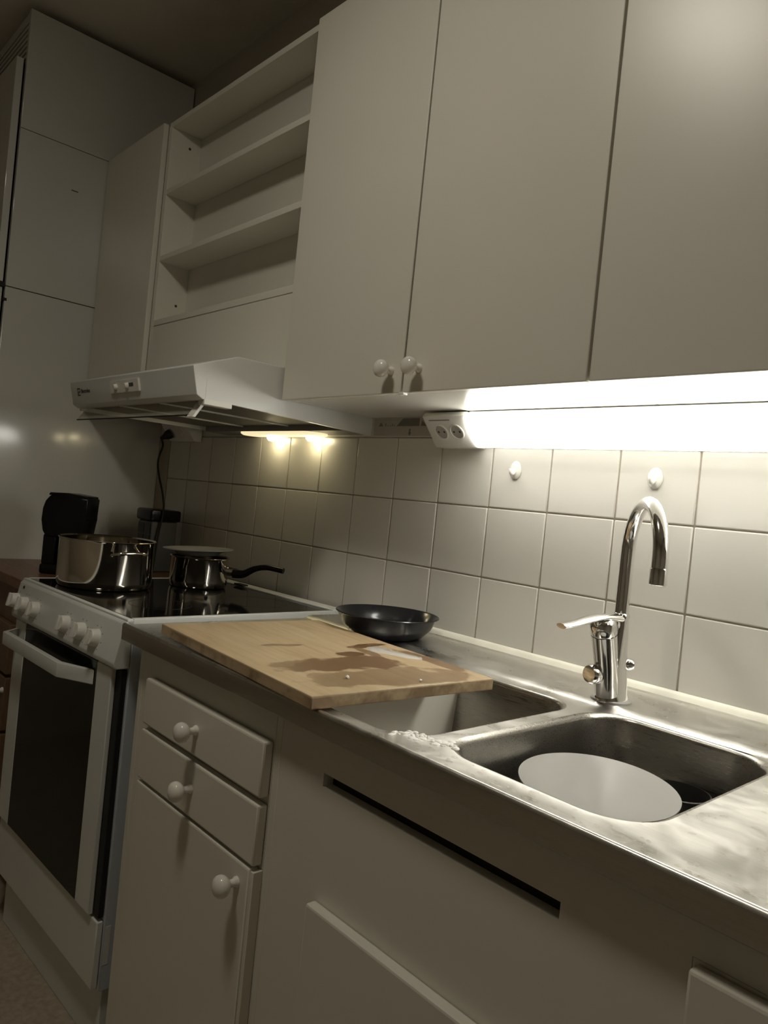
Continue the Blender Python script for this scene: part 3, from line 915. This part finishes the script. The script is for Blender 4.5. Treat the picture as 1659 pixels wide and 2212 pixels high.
t.rotation_euler = (0, 0, math.radians(2.0))
t.location = (0.826, -0.338, 0)
# ------------------------------------------------------------------ cookware on the stove
ZH = 0.9037
def pot_shell(c, r, h, mat, parent, name='pot_body', flare=0.0, th=0.0025, lip=0.003):
    pr = [(0.0, 0.0), (r * 0.86, 0.0), (r * 0.95, 0.002), (r * 0.985, 0.008), (r, 0.018), (r + flare, h - 0.004), (r + flare + lip, h),
          (r + flare + lip - 0.001, h + 0.0015), (r + flare - th, h - 0.002), (r - th, 0.018), (r * 0.93, 0.006), (0.0, 0.005)]
    return finish(name, lathe(pr, c, (0, 0, 1), 64), mat, parent, 40)
def loop_handle(c, r, ang, z, parent, mat, w=0.045, out=0.030, rad=0.0045):
    d = Vector((math.cos(ang), math.sin(ang), 0))
    s = Vector((-d.y, d.x, 0))
    p = Vector((c[0], c[1], z))
    pts = [p + d * (r - 0.001) + s * w, p + d * (r + out * 0.7) + s * w * 0.95 + Vector((0, 0, 0.004)), p + d * (r + out) + s * w * 0.5 + Vector((0, 0, 0.008)),
           p + d * (r + out) - s * w * 0.5 + Vector((0, 0, 0.008)), p + d * (r + out * 0.7) - s * w * 0.95 + Vector((0, 0, 0.004)), p + d * (r - 0.001) - s * w]
    return finish('pot_handle', tube(spline(pts, 6), rad, 10), mat, parent, 60)
pc = (0.674, -0.480, ZH)
t = thing('cooking_pot', 'large shiny stainless cooking pot on the front of the hob', 'pot', pc)
pot_shell(pc, 0.1175, 0.122, POTSTEEL, t)
loop_handle(pc, 0.1175, math.radians(2), ZH + 0.092, t, POTSTEEL, 0.040, 0.030)
loop_handle(pc, 0.1175, math.radians(182), ZH + 0.092, t, POTSTEEL, 0.040, 0.030)

pc2 = (0.681, -0.214, ZH)
t = thing('saucepan', 'small stainless saucepan with curved black handle at the back of the hob', 'saucepan', pc2)
pot_shell(pc2, 0.0805, 0.084, POTSTEEL, t)
hd = Vector((0.83, 0.56, 0)).normalized()
hbv = Vector(pc2) + hd * 0.0805 + Vector((0, 0, 0.052))
br = finish('handle_bracket', tube([hbv - hd * 0.004, hbv + hd * 0.018, hbv + hd * 0.036], [0.011, 0.010, 0.009], 14, flat=(1.2, 0.6)), POTSTEEL, t, 50)
hpts = spline([hbv + hd * 0.026 + Vector((0, 0, -0.004)), hbv + hd * 0.055 + Vector((0, 0, -0.002)), hbv + hd * 0.088 + Vector((0, 0, 0.016)), hbv + hd * 0.125 + Vector((0, 0, 0.024)), hbv + hd * 0.172 + Vector((0, 0, 0.020))], 7)
nr = len(hpts)
finish('handle', tube(hpts, [0.0155 - 0.006 * min(1, i / (nr * 0.55)) for i in range(nr)], 16, flat=(0.85, 1.0)), BLACKP, t, 60)
# plate resting in the saucepan's mouth
pm = Vector((0.676, -0.219, ZH + 0.0870))
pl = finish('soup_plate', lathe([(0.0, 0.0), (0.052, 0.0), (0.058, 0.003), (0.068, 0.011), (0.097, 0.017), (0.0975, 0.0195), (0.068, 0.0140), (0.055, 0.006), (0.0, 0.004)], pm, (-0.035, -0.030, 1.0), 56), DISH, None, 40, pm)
tag(pl, 'pale plate resting on top of the small saucepan', 'plate')

# frying pan on the steel worktop
fc = Vector((1.402, -0.150, ZS + 0.0040))
fp = finish('frying_pan', lathe([(0.0, 0.0), (0.070, 0.0), (0.080, 0.004), (0.097, 0.022), (0.110, 0.046), (0.1135, 0.0475), (0.1120, 0.0490), (0.1075, 0.0470), (0.0945, 0.0235), (0.078, 0.0068), (0.068, 0.0038), (0.0, 0.0038)], fc, (0, 0, 1), 72), NONSTICK, None, 40, fc)
tag(fp, 'black glossy frying pan without handle on the steel behind the cutting board', 'frying pan')

# ------------------------------------------------------------------ cutting board
bl = Vector((1.268, -0.608, 0))
ang = math.atan2(-0.036, 0.521)
ZB = ZS + 0.0010
bm = bmesh.new()
add_box(bm, 0, 0.522, 0, 0.358, 0, 0.0190, 0.0020, 2)
cb = finish('cutting_board', bm, BOARD, None, 20)
cb.location = (bl.x, bl.y, ZB)
cb.rotation_euler = (0, 0, ang)
tag(cb, 'wooden cutting board with brown wet stains, resting over the left sink bowl', 'cutting board')
def on_board(u, v):
    return Vector((bl.x + u * math.cos(ang) - v * math.sin(ang), bl.y + u * math.sin(ang) + v * math.cos(ang), ZB + 0.0190))
for (u, v, r), lab in zip(((0.454, 0.108, 0.0034), (0.502, 0.214, 0.0026)), ('pale crumb on the cutting board nearer the stove-side corner', 'smaller pale crumb near the end edge of the cutting board')):
    p = on_board(u, v)
    bm = bmesh.new()
    bmesh.ops.create_icosphere(bm, subdivisions=1, radius=r, matrix=Matrix.Translation(p + Vector((0, 0, r * 0.7))))
    for vv in bm.verts:
        vv.co += Vector((random.uniform(-1, 1), random.uniform(-1, 1), 0)) * r * 0.25
    tag(finish('crumb', bm, FLECK, None, 0, p), lab, 'crumb', 'crumbs on the cutting board')
bm = bmesh.new()
ring = []
rp = [(0.270, 0.285), (0.300, 0.272), (0.330, 0.290), (0.365, 0.306), (0.380, 0.326), (0.362, 0.340), (0.335, 0.328), (0.305, 0.318), (0.280, 0.322), (0.262, 0.305)]
lo = [bm.verts.new(on_board(u, v) + Vector((0, 0, 0.0001))) for u, v in rp]
cu = sum(p[0] for p in rp) / len(rp)
cvv = sum(p[1] for p in rp) / len(rp)
hi = [bm.verts.new(on_board(cu + (u - cu) * 0.86, cvv + (v - cvv) * 0.80) + Vector((0, 0, 0.0013))) for u, v in rp]
for i in range(len(rp)):
    bm.faces.new((lo[i], lo[(i + 1) % len(rp)], hi[(i + 1) % len(rp)], hi[i]))
bm.faces.new(hi)
o = finish('spilled_puddle', bm, SHEENWATER, None, 70, on_board(cu, cvv))
tag(o, 'puddle with its white reflection painted in, spilled on the rear of the cutting board', 'puddle')

# ------------------------------------------------------------------ dishes in the right bowl
cc = Vector((2.122, -0.254, ZS - DEPTH + 0.001))
o = finish('steel_cup', lathe([(0.0, 0.0), (0.030, 0.0), (0.034, 0.004), (0.038, 0.045), (0.041, 0.084), (0.0425, 0.0855), (0.0405, 0.086), (0.036, 0.045), (0.031, 0.006), (0.0, 0.003)], cc, (0, 0, 1), 40), CUPSTEEL, None, 40, cc)
tag(o, 'dark round steel cup standing behind the plate in the right sink bowl', 'cup')
bc = Vector((2.076, -0.402, ZS - DEPTH + 0.001))
o = finish('mixing_bowl', lathe([(0.072, 0.0), (0.074, 0.002), (0.066, 0.030), (0.052, 0.070), (0.038, 0.0905), (0.0, 0.0915), (0.0, 0.0885), (0.036, 0.0875), (0.049, 0.068), (0.063, 0.029)], bc, (0, 0, 1), 40), CUPSTEEL, None, 40, bc)
tag(o, 'dark upturned steel bowl underneath the white plate in the sink', 'bowl')
pp = Vector((2.0775, -0.3905, 0.8440))
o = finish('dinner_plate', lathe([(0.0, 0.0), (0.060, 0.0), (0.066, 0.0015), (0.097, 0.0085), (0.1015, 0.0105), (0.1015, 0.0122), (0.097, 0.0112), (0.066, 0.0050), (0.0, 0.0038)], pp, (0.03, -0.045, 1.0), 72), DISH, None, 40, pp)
tag(o, 'white plate lying in the right sink bowl', 'plate')

# ------------------------------------------------------------------ tap
FB = Vector((1.944, -0.133, ZS + 0.0033))
t = thing('kitchen_tap', 'chrome kitchen tap with high curved spout behind the sink', 'tap', FB)
body = bmesh.new()
def ell(c, rx, ry, n=28):
    return [Vector((c[0] + rx * math.cos(2 * math.pi * i / n), c[1] + ry * math.sin(2 * math.pi * i / n), c[2])) for i in range(n)]
loft(body, [ell((1.944, -0.140, FB.z), 0.026, 0.034), ell((1.944, -0.140, FB.z + 0.006), 0.026, 0.034), ell((1.944, -0.140, FB.z + 0.012), 0.0225, 0.030),
            ell((1.944, -0.139, FB.z + 0.050), 0.0175, 0.026), ell((1.944, -0.136, FB.z + 0.090), 0.0150, 0.0215), ell((1.943, -0.132, FB.z + 0.120), 0.0128, 0.0150), ell((1.942, -0.130, FB.z + 0.140), 0.0112, 0.0112)], True)
finish('body', body, CHROME, t, 50)
finish('base_ring', lathe([(0.0, 0.0), (0.033, 0.0), (0.033, 0.003), (0.030, 0.0045), (0.0, 0.0045)], (1.944, -0.140, FB.z - 0.0002), (0, 0, 1), 36), GREYP, t, 50)
# mixing cartridge column in front of the spout
cart = [(1.945, -0.158, FB.z + 0.012), (1.946, -0.170, FB.z + 0.060), (1.947, -0.188, FB.z + 0.112)]
finish('cartridge_column', tube(cart, [0.0185, 0.0190, 0.0205], 26), CHROME, t, 50)
capc = Vector(cart[-1])
cax = (Vector(cart[-1]) - Vector(cart[-2])).normalized()
cap = finish('lever_cap', lathe([(0.0205, 0.0015), (0.0212, 0.003), (0.0205, 0.022), (0.015, 0.0275), (0.0, 0.029)], capc, cax, 28), CHROME, t, 50)
ld = Vector((-0.32, -1.0, -0.06)).normalized()
lp0 = capc + cax * 0.024
ls = spline([lp0 - ld * 0.030 + Vector((0, 0, 0.003)), lp0 + Vector((0, 0, 0.006)), lp0 + ld * 0.026 + Vector((0, 0, 0.003)), lp0 + ld * 0.056 + Vector((0, 0, -0.003)), lp0 + ld * 0.082 + Vector((0, 0, -0.006))], 6)
nl = len(ls)
finish('lever', tube(ls, [0.0160 - 0.0045 * i / nl for i in range(nl)], 18, flat=(0.36, 1.0)), CHROME, t, 50)
# swan-neck spout
sd = Vector((0.70, -0.714, 0)).normalized()
sp = Vector((1.941, -0.129, 0))
R1 = 0.084
ztop = 1.146
path = [sp + Vector((0, 0, z)) for z in (FB.z + 0.12, 1.06, 1.10, 1.13, ztop)]
for k in range(1, 19):
    a = math.pi * k / 18
    path.append(sp + sd * (R1 - R1 * math.cos(a)) + Vector((0, 0, ztop + R1 * math.sin(a))))
path.append(path[-1] + Vector((0, 0, -0.012)))
spo = finish('spout', tube(path, 0.0114, 20), CHROME, t, 60)
ae = path[-1]
finish('aerator', lathe([(0.0116, 0.002), (0.0124, 0.0), (0.0124, -0.022), (0.0105, -0.0235), (0.0, -0.0225)], ae, (0, 0, 1), 24), CHROME, spo, 50)
finish('spout_collar', lathe([(0.0115, -0.003), (0.0134, -0.002), (0.0134, 0.004), (0.0115, 0.006)], sp + Vector((0, 0, FB.z + 0.138)), (0, 0, 1), 24), CHROME, t, 50)
# dishwasher valve: knob in front, stub behind
finish('valve_knob', lathe([(0.0, 0.034), (0.0135, 0.033), (0.0165, 0.027), (0.0150, 0.012), (0.0085, 0.006), (0.0085, -0.01)], (1.941, -0.166, FB.z + 0.044), (-0.25, -1, 0.05), 24), CHROME, t, 50)
finish('valve_stub', lathe([(0.0, 0.020), (0.0085, 0.0195), (0.0100, 0.016), (0.0095, 0.006), (0.006, 0.002), (0.006, -0.01)], (1.946, -0.122, FB.z + 0.060), (0.75, 0.65, 0.0), 22), CHROME, t, 50)

# ------------------------------------------------------------------ things on the wood worktop
rt = Vector((0.676, 0.737, 0))
bk = Vector((-0.737, 0.676, 0))
ZW = 0.880
c0 = Vector((0.278, -0.436, ZW))
t = thing('coffee_maker', 'black coffee maker on the wood worktop behind the large pot', 'coffee maker', c0)
def oriented(bm):
    for vv in bm.verts:
        p = vv.co.copy()
        vv.co = c0 + rt * p.x * 0.80 + bk * p.y * 0.62 + Vector((0, 0, p.z))
    return bm
finish('base', oriented(box(-0.080, 0.075, -0.075, 0.075, 0.0, 0.030, 0.008, 3)), BLACKP, t)
finish('water_column', oriented(box(-0.078, -0.030, -0.065, 0.065, 0.028, 0.118, 0.006, 3)), BLACKP, t)
head = [(-0.066, 0.112), (-0.080, 0.128), (-0.088, 0.160), (-0.086, 0.195), (-0.078, 0.218), (-0.060, 0.236), (0.0, 0.239), (0.080, 0.234), (0.076, 0.170), (0.068, 0.112)]
finish('brew_head', oriented(prism(head, -0.075, 0.075, 'y', 0.005)), BLACKP, t, 50)
finish('lid', oriented(prism([(-0.070, 0.235), (-0.066, 0.243), (0.0, 0.2455), (0.074, 0.240), (0.076, 0.233), (0.0, 0.237)], -0.068, 0.068, 'y', 0.002)), BLACKP, t, 50)
finish('carafe', lathe([(0.0, 0.0), (0.040, 0.0), (0.047, 0.008), (0.050, 0.035), (0.042, 0.062), (0.036, 0.074), (0.0, 0.076)], c0 + rt * 0.022 + Vector((0, 0, 0.031)), (0, 0, 1), 30), COFFEEGL, t, 50)

kc = (0.160, -0.100, ZW)
t = thing('storage_tin', 'dark rectangular tin with black lid in the corner behind the pots', 'tin', kc)
finish('tin_body', box(0.112, 0.212, -0.148, -0.052, ZW, 1.052, 0.006, 3), LABELG, t)
finish('tin_lid', box(0.104, 0.220, -0.156, -0.044, 1.052, 1.092, 0.009, 3), BLACKP, t)
for ix in range(2):
    for iz in range(2):
        x0 = 0.116 + ix * 0.048
        z0 = 0.968 + iz * 0.040
        part_label(finish('label_panel', box(x0, x0 + 0.043, -0.1492, -0.1478, z0, z0 + 0.035, 0), BLACKP, t, 0), 'dark printed panel on the tin')

# ------------------------------------------------------------------ ceiling lamp (its glare shows on the cabinet door)
LX, LY, LZ = 1.650, -1.215, 2.515
t = thing('ceiling_lamp', 'round white shaded lamp hanging from the kitchen ceiling', 'lamp', (LX, LY, LZ))
finish('lamp_canopy', lathe([(0.0, 0.0), (0.050, 0.0), (0.052, -0.006), (0.022, -0.026), (0.012, -0.030), (0.010, -0.120), (0.0, -0.120)], (LX, LY, ZC), (0, 0, 1), 32), PLASTIC, t, 50)
finish('lamp_shade', lathe([(0.0, 0.085), (0.060, 0.085), (0.110, 0.070), (0.142, 0.040), (0.150, 0.010), (0.148, 0.008), (0.139, 0.036), (0.107, 0.065), (0.058, 0.080), (0.0, 0.080)], (LX, LY, LZ), (0, 0, 1), 40), PLASTIC, t, 50)
finish('lamp_diffuser', lathe([(0.0, -0.022), (0.050, -0.018), (0.095, -0.006), (0.125, 0.012), (0.138, 0.030), (0.0, 0.030)], (LX, LY, LZ), (0, 0, 1), 40), CEILGLOW, t, 60)
